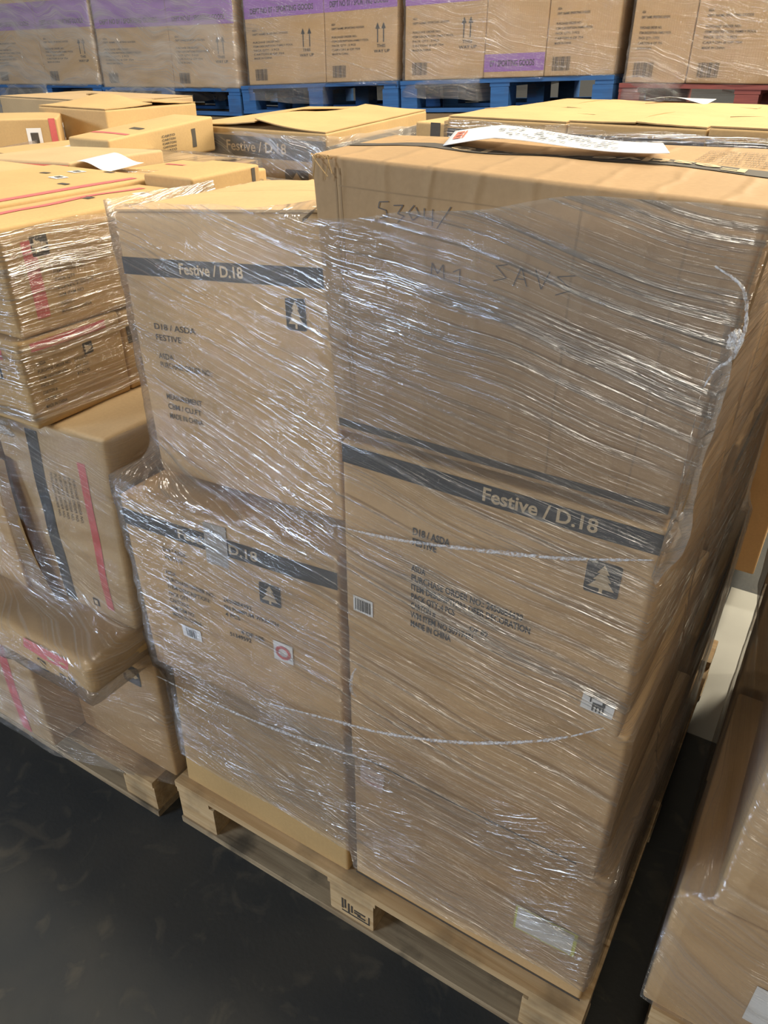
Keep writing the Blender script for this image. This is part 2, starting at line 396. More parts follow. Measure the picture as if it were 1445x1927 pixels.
CM = [M_K, M_INK, M_KL, M_INKS, M_PINK, M_RED, M_PURP, M_PEN, M_LAB, M_DARKGAP]
K, INK, KL, INKS, PINK, RED, PURP, PEN, LAB, GAP = range(10)
M_PEN2 = None
ALL = {}
def carton(label, C, prints=None, mat=None, group=None, bulge=.004, cr=.0015, r=.006, seed=0, step=.05, flaps=None, lift=0.0, name='cardboard_box', cat='box'):
    ct = Carton(C, bulge, cr, seed)
    bm = bmesh.new(); body(bm, ct, r, step)
    if prints: prints(bm, ct)
    base = (C[0][0][0] + C[1][1][0]) / 2
    mats = list(CM)
    if mat: mats[0] = mat
    o = make_obj(name, bm, mats, origin=base); tag(o, label, cat, group)
    if flaps:      # two outer flaps that meet over the middle
        g = .004
        for h_ in (0, 1):
            fb = bmesh.new(); n = 10; rows = []
            for i in range(n + 1):
                for_ = []
                for j in range(n + 1):
                    a = i / n; b = (j / n) * (.5 - g / 2) ; b = b if h_ == 0 else 1 - b
                    up_ = lift * (j / n) ** 2 * (0.6 + .4 * math.sin(a * 5 + h_)) + .0009 + .002 * abs(noise.noise(Vector((a * 6, b * 6, seed))))
                    ins = .002
                    uu, vv = (a, b) if flaps == 'x' else (b, a)
                    uu = min(max(uu, ins / ct.Lx), 1 - ins / ct.Lx); vv = min(max(vv, ins / ct.Ly), 1 - ins / ct.Ly)
                    for_.append((fb.verts.new(ct.pt('T', uu, vv, up_)), fb.verts.new(ct.pt('T', uu, vv, up_ + .0035))))
                rows.append(for_)
            def q(*v):
                try: fb.faces.new(v)
                except ValueError: pass
            for i in range(n):
                for j in range(n):
                    a, b, c, d = rows[i][j], rows[i + 1][j], rows[i + 1][j + 1], rows[i][j + 1]
                    q(a[1], b[1], c[1], d[1]); q(d[0], c[0], b[0], a[0])
            for i in range(n):
                q(rows[i][0][0], rows[i + 1][0][0], rows[i + 1][0][1], rows[i][0][1]); q(rows[i][n][1], rows[i + 1][n][1], rows[i + 1][n][0], rows[i][n][0])
                q(rows[0][i][1], rows[0][i + 1][1], rows[0][i + 1][0], rows[0][i][0]); q(rows[n][i][0], rows[n][i + 1][0], rows[n][i + 1][1], rows[n][i][1])
            bmesh.ops.recalc_face_normals(fb, faces=fb.faces)
            make_obj('flap', fb, [mats[0]], parent=o, origin=base, smooth=False)
    o_ct = (o, ct, base); ALL.setdefault(label, o_ct)
    return o, ct
def part(o, name, fn, mats, label=None):
    bm = bmesh.new(); fn(bm)
    p = make_obj(name, bm, mats, parent=o, origin=o.location.copy(), smooth=False)
    if label: p['label'] = label
    return p
def tube(bm, pts, rad, seg=8, wob=0.0, mi=0):
    rings = []
    P = [Vector(p) for p in pts]
    for i, p in enumerate(P):
        t = (P[min(i + 1, len(P) - 1)] - P[max(i - 1, 0)]).normalized()
        a = t.cross(Vector((0, 0, 1)));  a = a.normalized() if a.length > .01 else Vector((1, 0, 0)); b = t.cross(a)
        rr = (rad[i] if isinstance(rad, (list, tuple)) else rad)
        ring = []
        for k in range(seg):
            th = 2 * math.pi * k / seg + i * .35
            r_ = rr * (1 + wob * math.sin(3 * th + i))
            ring.append(bm.verts.new(p + a * math.cos(th) * r_ + b * math.sin(th) * r_))
        rings.append(ring)
    for A, B in zip(rings, rings[1:]):
        for k in range(seg): fc = bm.faces.new((A[k], A[(k + 1) % seg], B[(k + 1) % seg], B[k])); fc.material_index = mi
    bm.faces.new(list(reversed(rings[0]))); bm.faces.new(rings[-1])
def smooth_path(pts, n=12):
    P = [Vector(p) for p in pts]; out = []
    for i in range(len(P) - 1):
        a, b, c, d = P[max(i - 1, 0)], P[i], P[i + 1], P[min(i + 2, len(P) - 1)]
        for k in range(n):
            t = k / n
            out.append(.5 * ((2 * b) + (c - a) * t + (2 * a - 5 * b + 4 * c - d) * t * t + (3 * b - a - 3 * c + d) * t ** 3))
    out.append(P[-1]); return out

def hull2(pts):
    pts = sorted(set((round(x, 5), round(y, 5)) for x, y in pts))
    def cr(o, a, b): return (a[0] - o[0]) * (b[1] - o[1]) - (a[1] - o[1]) * (b[0] - o[0])
    lo = []
    for p in pts:
        while len(lo) > 1 and cr(lo[-2], lo[-1], p) <= 0: lo.pop()
        lo.append(p)
    hi = []
    for p in reversed(pts):
        while len(hi) > 1 and cr(hi[-2], hi[-1], p) <= 0: hi.pop()
        hi.append(p)
    return lo[:-1] + hi[:-1]
def film(label, boxes, zlo, zhi, mat, margin=.009, nth=300, nz=90, blur=4, wr=.003, seed=0, edge=.012, tilt=0.0, sector=None):
    """stretch film wound round a stack: at each height the taut outline of the cartons, pulled in between layers"""
    allp = [c for C in boxes for i in C for j in i for c in j]
    cx = (min(p.x for p in allp) + max(p.x for p in allp)) / 2; cy = (min(p.y for p in allp) + max(p.y for p in allp)) / 2
    zs0 = min(p.z for p in allp)
    if not callable(zhi): zz = zhi; zhi = lambda x, y: zz
    if not callable(zlo): zz2 = zlo; zlo = lambda x, y: zz2
    zmax = max(p.z for p in allp) + .1; zmin = zs0 - .2
    Nz = 140; R = []
    for iz in range(Nz):
        z = zmin + (zmax - zmin) * iz / (Nz - 1); pts = []
        for C in boxes:
            z0 = min(C[i][j][0].z for i in (0, 1) for j in (0, 1)); z1 = max(C[i][j][1].z for i in (0, 1) for j in (0, 1))
            if z0 - .012 <= z <= z1 + .012:
                for i in (0, 1):
                    for j in (0, 1):
                        a, b = C[i][j]; t = min(1, max(0, (z - a.z) / max(1e-4, b.z - a.z))); p = a.lerp(b, t); pts.append((p.x, p.y))
        R.append(hull2(pts) if len(pts) > 2 else None)
    good = [i for i, h_ in enumerate(R) if h_]
    for i in range(Nz):
        if not R[i]: R[i] = R[min(good, key=lambda g: abs(g - i))]
    def ray(h_, th):
        dx, dy = math.cos(th), math.sin(th); best = 0
        for k in range(len(h_)):
            x1, y1 = h_[k][0] - cx, h_[k][1] - cy; x2, y2 = h_[(k + 1) % len(h_)][0] - cx, h_[(k + 1) % len(h_)][1] - cy
            ex, ey = x2 - x1, y2 - y1; den = dx * ey - dy * ex
            if abs(den) < 1e-9: continue
            t = (x1 * ey - y1 * ex) / den; s_ = (x1 * dy - y1 * dx) / den
            if t > 0 and -1e-6 <= s_ <= 1 + 1e-6: best = max(best, t)
        return best
    ths = [2 * math.pi * k / nth for k in range(nth)]
    # add the exact corner directions so the film turns the corners cleanly
    tab = [[ray(h_, th) for th in ths] for h_ in R]
    bl = []
    for i in range(Nz):
        row = []
        for k in range(nth):
            s_ = 0; w_ = 0
            for d in range(-blur * 2, blur * 2 + 1):
                ii = min(Nz - 1, max(0, i + d)); g = math.exp(-d * d / (2 * blur * blur)); s_ += g * tab[ii][k]; w_ += g
            row.append(max(s_ / w_, tab[i][k]))
        bl.append(row)
    bm = bmesh.new(); uvl = bm.loops.layers.uv.new('UVMap'); grid = []; uvs = {}
    for k in range(nth):
        th = ths[k]; colv = []
        r_mid = bl[Nz // 2][k]; x_, y_ = cx + r_mid * math.cos(th), cy + r_mid * math.sin(th)
        za, zb = zlo(x_, y_), zhi(x_, y_)
        za += edge * noise.noise(Vector((x_ * 5, y_ * 5, 3 + seed))); zb += edge * noise.noise(Vector((x_ * 7, y_ * 7, seed)))
        for j in range(nz + 1):
            z = za + (zb - za) * j / nz; fi = (z - zmin) / (zmax - zmin) * (Nz - 1); i0 = min(Nz - 2, max(0, int(fi))); t = min(1, max(0, fi - i0))
            r_ = bl[i0][k] * (1 - t) + bl[i0 + 1][k] * t
            r_ += margin + wr * (noise.noise(Vector((x_ * 4, y_ * 4, z * 26 + seed))) + 0.9 + .5 * noise.noise(Vector((x_ * 18, y_ * 18, z * 70 + seed))))
            colv.append((Vector((cx + r_ * math.cos(th), cy + r_ * math.sin(th), z))))
        grid.append(colv)
    arc = [0]
    for k in range(nth): arc.append(arc[-1] + (grid[(k + 1) % nth][nz // 2] - grid[k][nz // 2]).length)
    vv = [[bm.verts.new(p) for p in c] for c in grid]
    rngk = range(nth) if sector is None else [k for k in range(nth) if sector(math.degrees(ths[k]))]
    for k in rngk:
        k2 = (k + 1) % nth
        for j in range(nz):
            f = bm.faces.new((vv[k][j], vv[k2][j], vv[k2][j + 1], vv[k][j + 1]))
            for lp, (a, jj) in zip(f.loops, ((k, j), (k + 1, j), (k + 1, j + 1), (k, j + 1))):
                lp[uvl].uv = (arc[a] + seed * 2.3, grid[a % nth][jj].z + tilt)
    bmesh.ops.delete(bm, geom=[v for v in bm.verts if not v.link_faces], context='VERTS')
    o = make_obj('stretch_film', bm, [mat], origin=(cx, cy, zs0)); tag(o, label, 'stretch film')
    return o

# ------------------------------------------------------------------ setting
bm = bmesh.new(); add_box(bm, -14, 8, -9, 10, -.1, 0); fl = make_obj('floor', bm, [M_FLOOR], smooth=False); fl['kind'] = 'structure'
bm = bmesh.new(); add_box(bm, -14, 8, 9.6, 9.8, 0, 8); wl = make_obj('wall_back', bm, [plain('wall_sheet', (.22, .23, .24), .7)], smooth=False); wl['kind'] = 'structure'
bm = bmesh.new(); add_box(bm, .975, 1.10, .95, 1.72, 0.0002, .0022); ln = make_obj('lit_floor_strip_1', bm, [plain('lit_floor_tone', (.26, .26, .235), .45, .1, 12)], smooth=False); ln['kind'] = 'structure'  # paler slab: light falling on the gap floor, put in as colour

# ------------------------------------------------------------------ pallets
def pallet(label, x, y, w=1.0, d=1.2, h=.15, mat=M_WOOD, mat_b=M_WOODD, z=0, slope=0.0, group=None, stamp=False, seed=0):
    rr = random.Random(seed)
    root = bpy.data.objects.new('pallet', None); COL.objects.link(root); root.location = (x, y, z); tag(root, label, 'pallet', group)
    root.rotation_euler = (0, -math.atan(slope), 0)
    tb, st, bb = .020, .020, .020; bh = h - tb - st - bb
    ys = [0, .17, .34, .545, .75, .92, d - .11]
    for i, yy in enumerate(ys):
        bw = .11 if i in (0, 3, 6) else .095
        bm = bmesh.new(); add_box(bm, 0, w, yy, yy + bw, h - tb, h); bmesh.ops.bevel(bm, geom=bm.edges, offset=.002, segments=1)
        make_obj('deck_board', bm, [mat], parent=root, smooth=False)
    for xx in (0, (w - .12) / 2, w - .10):
        bm = bmesh.new(); add_box(bm, xx, xx + (.12 if 0 < xx < w - .11 else .10), .003, d - .003, bb + bh + .0005, h - tb - .0005); make_obj('stringer_board', bm, [mat], parent=root, smooth=False)
    for i, xx in enumerate((0.002, (w - .11) / 2, w - .112)):
        for yy in (.004, (d - .11) / 2, d - .114):
            bm = bmesh.new(); add_box(bm, xx, xx + .11, yy, yy + .11, bb + .0005, bb + bh - .0005)
            bmesh.ops.bevel(bm, geom=bm.edges, offset=.003, segments=1)
            o = make_obj('block', bm, [mat], parent=root, smooth=False)
            if stamp and i == 1 and yy < .01:
                bm = bmesh.new()
                for k, (a, b, c, e) in enumerate(((.03, .034, .055, .09), (.037, .041, .060, .09), (.046, .050, .050, .082), (.03, .098, .046, .049), (.098, .101, .046, .074), (.054, .058, .056, .080), (.062, .078, .060, .064), (.062, .090, .068, .072), (.070, .090, .054, .058))):
                    add_box(bm, xx + a, xx + b, yy - .0012, yy - .0002, c - .012, e - .012)
                make_obj('burnt_stamp', bm, [M_INKS], parent=o, smooth=False)
    for yy in (0, (d - .11) / 2, d - .11):
        bm = bmesh.new(); add_box(bm, 0, w, yy, yy + .11, 0, bb); bmesh.ops.bevel(bm, geom=bm.edges, offset=.002, segments=1)
        make_obj('bottom_board', bm, [mat_b], parent=root, smooth=False)
    return root

pallet('unpainted wooden pallet under the film-wrapped stack in the middle of the photo', 0, 0, stamp=True, seed=1)
pallet('wooden pallet under the leaning stack at the left edge', -1.058, -.022, h=.125, w=1.0, seed=2)
pallet('wooden pallet under the big brown cartons at the right edge', 1.10, .09, w=1.0, seed=3)

# ------------------------------------------------------------------ main stack
def band(bm, ct, f, y0, h, txt=True, tx=.2, tw=.17, size=.022, x0=.0, x1=None, ang=0):
    w, hh = ct.dims(f); x1 = x1 or w
    patch(bm, ct, f, x0 + .001, y0, x1 - x0 - .002, h, INK)
    if txt: text(bm, ct, f, 'Festive / D.18', tx, y0 + h * .5 + size * .45, size, KL, bold=.015, width=tw, off=.0016)

def serif_band(bm, ct, f, y0, h, tx, tw, size):
    patch(bm, ct, f, .001, y0, ct.dims(f)[0] - .002, h, INK)
    by = y0 + h * .5 + size * .42
    text(bm, ct, f, 'Festive / D.18', tx, by, size, KL, bold=.022, width=tw, off=.0016)
    for a in ():
        patch(bm, ct, f, tx + tw * a - .0015, by - .0016, .009, .0018, KL, .0018, n=1)
        patch(bm, ct, f, tx + tw * a - .0015, by - size, .009, .0018, KL, .0018, n=1)

# R4 / D bottom right
R4 = H(.497, .985, .03, .58, .15, .515)
def pr(bm, ct):
    patch(bm, ct, 'F', .0, .355, .488, .006, INKS)
R4o, R4c = carton('bottom carton on the right of the middle pallet, with a lime-edged white label', R4, pr, seed=4, bulge=.007, step=.03)
part(R4o, 'label', lambda bm: (patch(bm, R4c, 'F', .348, .167, .112, .068, 0, .003), patch(bm, R4c, 'F', .352, .171, .102, .060, 1, .0038)), [M_YEL, M_LAB], 'white label with a lime border')
part(R4o, 'sticker', lambda bm: (patch(bm, R4c, 'F', .020, .010, .05, .048, 0, .003, ang=4), tree(bm, R4c, 'F', .032, .018, .026, .028, 0, 1), patch(bm, R4c, 'F', .03, .048, .032, .0018, 1, .0042)), [M_LABP, M_PINK], 'pale pink sticker with a red picture')
R3 = H(.499, .960, .02, .55, .518, .838)
carton('plain third carton down on the right of the middle pallet, behind milky film', R3, lambda bm, ct: patch(bm, ct, 'F', .03, .30, .40, .004, INKS), seed=5, bulge=.006, step=.03)
R2 = H(.508, .948, .006, .52, .842, 1.180)
def pr(bm, ct):
    z0 = 1.180
    def X(x): return x - .508
    def Y(z): return z0 - z
    serif_band(bm, ct, 'F', Y(1.174), .028, X(.723), .150, .019)
    for s_, z, hh, wd in (('D18 / ASDA', 1.067, .010, .058), ('FESTIVE', 1.050, .010, .038), ('ASDA', 1.005, .010, .023), ('PURCHASE ORDER NO.: 2450884439', .988, .010, .172),
                        ('ITEM DESCRIPTION: DEER DECORATION', .971, .010, .184), ('PACK QTY.:4 PCS', .954, .010, .072), ('CARTON #', .937, .010, .042), ('WM ITEM NO.50917471', .920, .010, .102), ('MADE IN CHINA', .903, .010, .068)):
        text(bm, ct, 'F', s_, X(.626), Y(z), hh * 1.15, INK, bold=.03, width=wd)
    text(bm, ct, 'F', 'OF 89', X(.722), Y(.937), .010, INK, bold=.025, width=.028)
    tree(bm, ct, 'F', X(.868), Y(1.116), .043, .048, INK, KL)
R2o, R2c = carton('carton printed DEER DECORATION with a black band and tree logo', R2, pr, seed=6, bulge=.005, step=.03)
part(R2o, 'barcode_label', lambda bm: (patch(bm, R2c, 'F', .015, .262, .036, .030, 0, .0018), barcode(bm, R2c, 'F', .019, .266, .028, .022, 1, .0026)), [M_LAB, M_INK], 'small white barcode label')
def deer(bm):
    c = R2c; x, y = .385, .272
    patch(bm, c, 'F', x, y, .044, .030, 0, .002, ang=3)
    for a, b, w, h_ in ((.014, .013, .016, .007), (.014, .018, .0025, .010), (.019, .018, .002, .010), (.024, .018, .002, .010), (.028, .018, .0022, .009), (.027, .007, .004, .009), (.030, .005, .006, .004), (.010, .006, .002, .008), (.008, .004, .007, .0018)):
        patch(bm, c, 'F', x + a, y + b, w, h_, 1, .003, n=1)
part(R2o, 'sticker', deer, [M_LAB, M_INK], 'white sticker with a small deer picture')
# R1 big top carton
R1 = H(.468, .950, .010, .41, 1.186, 1.525, ch={(0, 0, 1): (.002, .004, .010), (1, 0, 1): (.024, -.02, .002), (1, 1, 1): (.010, 0, .006), (0, 1, 1): (-.035, -.15, .008), (0, 0, 0): (.03, 0, .004), (1, 0, 0): (0, 0, .004)})
def pr(bm, ct):
    w, h = ct.dims('F'); wt, ht = ct.dims('T')
    patch(bm, ct, 'F', .006, h - .020, w - .012, .011, INKS)
    # pressed crease lines
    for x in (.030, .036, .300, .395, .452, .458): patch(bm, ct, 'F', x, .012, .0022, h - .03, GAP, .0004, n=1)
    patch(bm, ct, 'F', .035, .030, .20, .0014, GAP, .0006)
    # handwriting
    def hw(pts, x, y, s_): stroke(bm, ct, 'F', [(x + a * s_, y + b * s_) for a, b in pts], .0011, PEN)
    s_ = .016; x0, y0 = .086, .040
    hw([(.8, 0), (.1, .1), (0, .5), (.6, .6), (.7, 1.0), (.1, 1.2)], x0, y0, s_)
    hw([(0, .2), (.7, .1), (.3, .7), (.8, .8), (.3, 1.3)], x0 + .019, y0, s_)
    hw([(.4, 0), (0, .5), (.3, 1), (.8, .6), (.5, .1)], x0 + .037, y0, s_)
    hw([(0, .1), (0, .7), (.7, .7)], x0 + .055, y0, s_); hw([(.6, .1), (.6, 1.2)], x0 + .055, y0, s_)
    hw([(.9, -.2), (0, 1.3)], x0 + .070, y0, s_)
    x0, y0 = .150, .098
    hw([(0, 1), (.1, 0), (.5, .7), (.9, 0), (1, 1)], x0, y0, s_); hw([(0, .4), (.5, .1), (.5, 1.2)], x0 + .026, y0, s_)
    s_ = .015; x0, y0 = .222, .086
    hw([(.8, 0), (.1, .2), (.8, .8), (0, 1.1)], x0, y0, s_ * 1.2); hw([(0, 1.2), (.4, 0), (.8, 1.1)], x0 + .022, y0, s_ * 1.2)
    hw([(.2, .7), (.7, .7)], x0 + .022, y0, s_ * 1.2); hw([(0, 0), (.4, 1.1), (.8, 0)], x0 + .044, y0, s_ * 1.2); hw([(.9, 0), (0, .2), (.8, .8), (0, 1.2)], x0 + .066, y0, s_ * 1.3)
    # top panel: band and reversed lettering
    patch(bm, ct, 'T', .004, ht - .185, wt - .008, .044, INKS)
    vs, fs, wm = text_mesh('Festive / D.18', .02); k = .030 / .72; xx = .290 / (wm * k)
    vv = [bm.verts.new(ct.fm('T', .415 - a * k * xx, ht - .177 + b * k, .0016)) for a, b in vs]
    for t in fs:
        fc = bm.faces.new([vv[i] for i in t]); fc.material_index = KL
    for i in range(7): text(bm, ct, 'T', 'PURCHASE ORDER ITEM CARTON'[: 14 + (i * 5) % 11], .36, ht - .21 - i * .018, .007, INKS, width=.07 + .02 * (i % 3))
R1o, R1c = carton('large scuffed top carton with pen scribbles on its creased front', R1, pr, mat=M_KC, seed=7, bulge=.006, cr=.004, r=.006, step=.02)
# frayed paper fibre at the torn left corner
def fray(bm):
    rr = random.Random(3); c = R1[0][0][1]
    for i in range(5):
        p = c + Vector((.004 + rr.random() * .03, -.002, -.004)); tube(bm, smooth_path([p, p + Vector((rr.uniform(-.01, .012), -.006, .004)), p + Vector((rr.uniform(-.012, .02), -.009, -.012 - rr.random() * .012))], 4), .0006, 5)
part(R1o, 'torn_fibres', fray, [M_KW])

# A upper left, B middle left, C lower left
A_ = H(.050, .452, .078, .43, .968, 1.418, ch={(0, 0, 1): (-.012, 0, 0), (1, 0, 1): (-.006, 0, .038), (1, 1, 1): (0, 0, .03), (1, 0, 0): (.006, 0, .02), (1, 1, 0): (0, 0, .02)})
def pr(bm, ct):
    w, h = ct.dims('F')
    serif_band(bm, ct, 'F', .066, .027, .128, .128, .016)
    tree(bm, ct, 'F', .328, .108, .036, .045, INK, KL)
    for s_, y, wd in (('D18 / ASDA', .178, .095), ('FESTIVE', .196, .060), ('ASDA', .228, .035), ('PURCHASE ORDER NO.:', .243, .12), ('MEASUREMENT', .300, .085), ('CBM / CU.FT', .318, .080), ('MADE IN CHINA', .336, .080)):
        text(bm, ct, 'F', s_, .050, y, .010, INKS, bold=.01, width=wd)
    wt, ht = ct.dims('T')
    patch(bm, ct, 'T', .10, ht - .34, .012, .12, INKS)
A_o, A_c = carton('tall upper left carton of the middle stack, black band and tree logo behind shiny film', A_, pr, seed=8, step=.03, bulge=.005, flaps='x')
B_ = H(.006, .494, .006, .52, .532, .938, rise=.0, ch={(1, 0, 0): (0, 0, .040), (1, 1, 0): (0, 0, .030), (1, 0, 1): (0, 0, .036), (1, 1, 1): (0, 0, .025), (0, 0, 0): (.012, 0, 0)})
def pr(bm, ct):
    band(bm, ct, 'F', .028, .034, tx=.140, tw=.180, size=.019)
    for s_, x, y, wd in (('D18 / ASDA', .094, .095, .060), ('FESTIVE', .097, .112, .045), ('ASDA', .090, .148, .028), ('PURCHASE ORDER NO.:', .090, .163, .125), ('ITEM DESCRIPTION:', .090, .180, .108), ('PACK QTY.:', .089, .197, .055), ('CARTON #', .088, .214, .050),
                         ('WM ITEM NO.', .088, .231, .062), ('MADE IN CHINA', .088, .248, .078), ('2450884392', .232, .163, .065), ('SN PUMPUM WREATH', .232, .180, .122), ('4 PCS', .232, .197, .034), ('4 OF 105', .264, .228, .052), ('51349592', .236, .242, .050)):
        text(bm, ct, 'F', s_, x, y, .0095, INKS if x < .2 else INK, bold=.015, width=wd)
    tree(bm, ct, 'F', .318, .092, .046, .044, INK, KL)
B_o, B_c = carton('carton printed SN PUMPUM WREATH with tape over part of its black band', B_, pr, seed=9, step=.03, bulge=.006)
part(B_o, 'packing_tape', lambda bm: patch(bm, B_c, 'F', .206, .004, .050, .082, 0, .0022), [M_GREY], 'brown tape over the band')
part(B_o, 'barcode_label', lambda bm: (patch(bm, B_c, 'F', .108, .262, .050, .028, 0, .002), barcode(bm, B_c, 'F', .120, .266, .026, .020, 1, .0028, seed=4)), [M_LAB, M_INK], 'small white barcode label')
def wreath(bm):
    patch(bm, B_c, 'F', .338, .214, .042, .044, 0, .002, ang=2)
    rr = random.Random(5); n = 18
    for i in range(n):
        a0 = 2 * math.pi * i / n; c = (.3585 + .0135 * math.cos(a0), .237 + .0125 * math.sin(a0)); r_ = .0038
        poly(bm, B_c, 'F', [(c[0] + r_ * math.cos(t * 1.047), c[1] + r_ * math.sin(t * 1.047)) for t in range(6)], 1, .003 + i * .00002)
part(B_o, 'sticker', wreath, [M_LAB, M_PINK], 'white sticker with a red wreath')
C_ = H(.022, .482, .022, .54, .15, .532, ch={(0, 0, 1): (.02, 0, .0), (1, 0, 1): (0, 0, .036), (1, 1, 1): (0, 0, .028)})
def pr(bm, ct): patch(bm, ct, 'F', 0, .35, .455, .0, INKS) if False else None
C_o, C_c = carton('bottom left carton of the middle stack under loose milky film', C_, None, mat=M_KW, seed=10, step=.03, bulge=.007)
# second row on the same pallet
kb = lambda bm, ct: band(bm, ct, 'R', .03, .03, tx=.15, tw=.16, size=.018)
bk = []
for lab, C in (('carton behind the bottom right one of the middle stack, facing the dark gap', H(.51, .975, .60, 1.18, .15, .60)),
               ('middle rear carton of the middle stack, facing the dark gap', H(.50, .958, .57, 1.24, .603, 1.05)),
               ('upper rear carton of the middle stack with its side lit', H(.50, .950, .44, 1.26, 1.053, 1.385)),
               ('lower rear left carton of the middle stack', H(.06, .485, .58, 1.18, .15, .62)),
               ('middle rear left carton of the middle stack', H(.06, .485, .57, 1.16, .623, 1.02))):
    carton(lab, C, kb if C[1][0][0].x > .9 else None, seed=len(bk) + 20); bk.append(C)
def pr(bm, ct):
    w, h = ct.dims('T'); patch(bm, ct, 'T', .03, h - .05, .2, .022, PINK, .0055)
C1 = H(.055, .46, .445, .66, 1.023, 1.402)
carton('kraft carton with a pink stripe on its lid behind the upper left carton', C1, pr, seed=30, flaps='x'); bk.append(C1)
C2 = H(.06, .46, .67, 1.14, 1.023, 1.300); carton('lower rear lid behind the pink-striped lid of the middle stack', C2, None, seed=31); bk.append(C2)

MAIN = [R4, R3, R2, R1, A_, B_, C_] + bk
ztop = lambda x, y: (1.437 + .085 * x if x < .46 else min(1.532, 1.452 + .16 * (x - .4))) if y < .3 else (1.36 if x > .48 else 1.38)
fm = film('clear stretch film wound around the middle stack, shiny on the upper cartons', MAIN, lambda x, y: .20 if x > .5 else .245 - .0 * x, ztop, F_MAIN, nth=460, nz=190, blur=2, seed=1)
fo = film('outer layer of milky stretch film slanting over the lower middle stack', MAIN, lambda x, y: .30 - .12 * max(0, x - .3), lambda x, y: .62 + .0 * x, F_OUT, margin=.015, nth=360, nz=70, blur=4, seed=2)
# gathered strands and loose tails belong to that film
def P3(l): return [Vector(p) for p in l]
def strand(par, pts, rad, wob=.35):
    bm = bmesh.new(); path = smooth_path(pts, 14); n = len(path)
    tube(bm, path, [rad * (1 + .5 * noise.noise(p * 40)) * (.35 + .65 * math.sin(math.pi * min(1, max(.08, i / (n - 1))))) for i, p in enumerate(path)], 8, wob)
    return make_obj('film_strand', bm, [M_ROPE], parent=par, origin=par.location.copy())
strand(fm, [(.03, -.012, .512), (.20, -.016, .525), (.36, -.018, .545), (.48, -.016, .566), (.60, -.014, .590)], .0022)
strand(fm, [(.33, -.016, .60), (.48, -.018, .642), (.60, -.018, .675), (.74, -.016, .735), (.86, -.014, .810), (.93, -.012, .872)], .0026)
strand(fm, [(.50, -.010, 1.045), (.60, -.012, 1.058), (.72, -.014, 1.085), (.84, -.014, 1.115), (.945, -.012, 1.150)], .0026)
strand(fm, [(.535, -.012, .720), (.528, -.016, .735), (.530, -.016, .765), (.537, -.013, .785)], .002)
strand(fm, [(.94, -.02, 1.475), (.968, -.03, 1.462), (.978, -.032, 1.43), (.974, -.032, 1.40), (.962, -.030, 1.385), (.955, -.028, 1.365)], .0018)
def bunch(par, c, s_, n=5, seed=0):
    bm = bmesh.new(); rr = random.Random(seed)
    g = bmesh.ops.create_icosphere(bm, subdivisions=4, radius=1)
    for v in bm.verts:
        p = v.co.copy(); k = 1 + .55 * noise.noise(p * 2.3 + Vector((seed, 0, 0))) + .35 * noise.noise(p * 6 + Vector((seed, 5, 0)))
        v.co = Vector(c) + Vector((p.x * s_[0], p.y * s_[1], p.z * s_[2])) * k
    return make_obj('gathered_film', bm, [M_ROPE], parent=par, origin=par.location.copy())
def loose(par, pts, mat, name='loose_film', wob=.008, seed=0):
    # pts: (inner point, outer point) pairs down the corner
    bm = bmesh.new(); uvl = bm.loops.layers.uv.new('UVMap'); A = smooth_path([p[0] for p in pts], 10); B = smooth_path([p[1] for p in pts], 10); n = 14; g = []
    for i, (a, b) in enumerate(zip(A, B)):
        row = []
        for j in range(n + 1):
            t = j / n; p = a.lerp(b, t); k = noise.noise(p * 38 + Vector((seed, 0, 0))) + .5 * noise.noise(p * 90)
            row.append(bm.verts.new(p + Vector((.4, -1, .3)) * (wob * k * min(1, t * 3) - .012 * math.sin(math.pi * t))))
        g.append(row)
    for i in range(len(g) - 1):
        for j in range(n):
            f = bm.faces.new((g[i][j], g[i][j + 1], g[i + 1][j + 1], g[i + 1][j]))
            for lp, (q, w) in zip(f.loops, ((i, j), (i, j + 1), (i + 1, j + 1), (i + 1, j))): lp[uvl].uv = (w * .004, q * .005)
    return make_obj(name, bm, [mat], parent=par, origin=par.location.copy())
F_LOOSE = film_mat('loose_crumpled_film', slope=.5, gloss=.7, haze=.22, streak=.30, warp=.10, fine=.5, bump=1.6, cover=.8)
loose(fm, [((.948, -.008, 1.44), (.952, -.010, 1.445)), ((.950, -.004, 1.40), (.972, -.022, 1.405)), ((.950, .0, 1.33), (.974, -.018, 1.34)), ((.950, .002, 1.27), (.968, -.004, 1.27)), ((.950, .004, 1.22), (.970, .004, 1.215)), ((.947, .0, 1.16), (.972, .002, 1.165)), ((.944, -.002, 1.12), (.950, -.006, 1.115))], F_LOOSE, seed=3)

bunch(fm, (.972, -.028, 1.415), (.006, .006, .009), seed=4)

# shipping note on the top carton
def sheet(label, fn, nx, ny, mats, name='paper_sheet', cat='paper', deco=None):
    bm = bmesh.new(); g = [[bm.verts.new(fn(i / nx, j / ny)) for i in range(nx + 1)] for j in range(ny + 1)]
    for j in range(ny):
        for i in range(nx): bm.faces.new((g[j][i], g[j][i + 1], g[j + 1][i + 1], g[j + 1][i]))
    bmesh.ops.recalc_face_normals(bm, faces=bm.faces)
    ret = bmesh.ops.solidify(bm, geom=bm.faces[:], thickness=.0006)
    if deco: deco(bm)
    o = make_obj(name, bm, mats, origin=Vector(fn(.5, .5))); tag(o, label, cat); return o
tc_ = Carton(R1)
def note(u, v):
    x = .585 + .265 * u - .03 * v; y = .125 + .09 * v
    up_ = min(1, u * 4.0)
    return Vector((x, y, 1.540 + .009 * up_ + .007 * v * (1 - u) + .003 * math.sin(u * 6)))
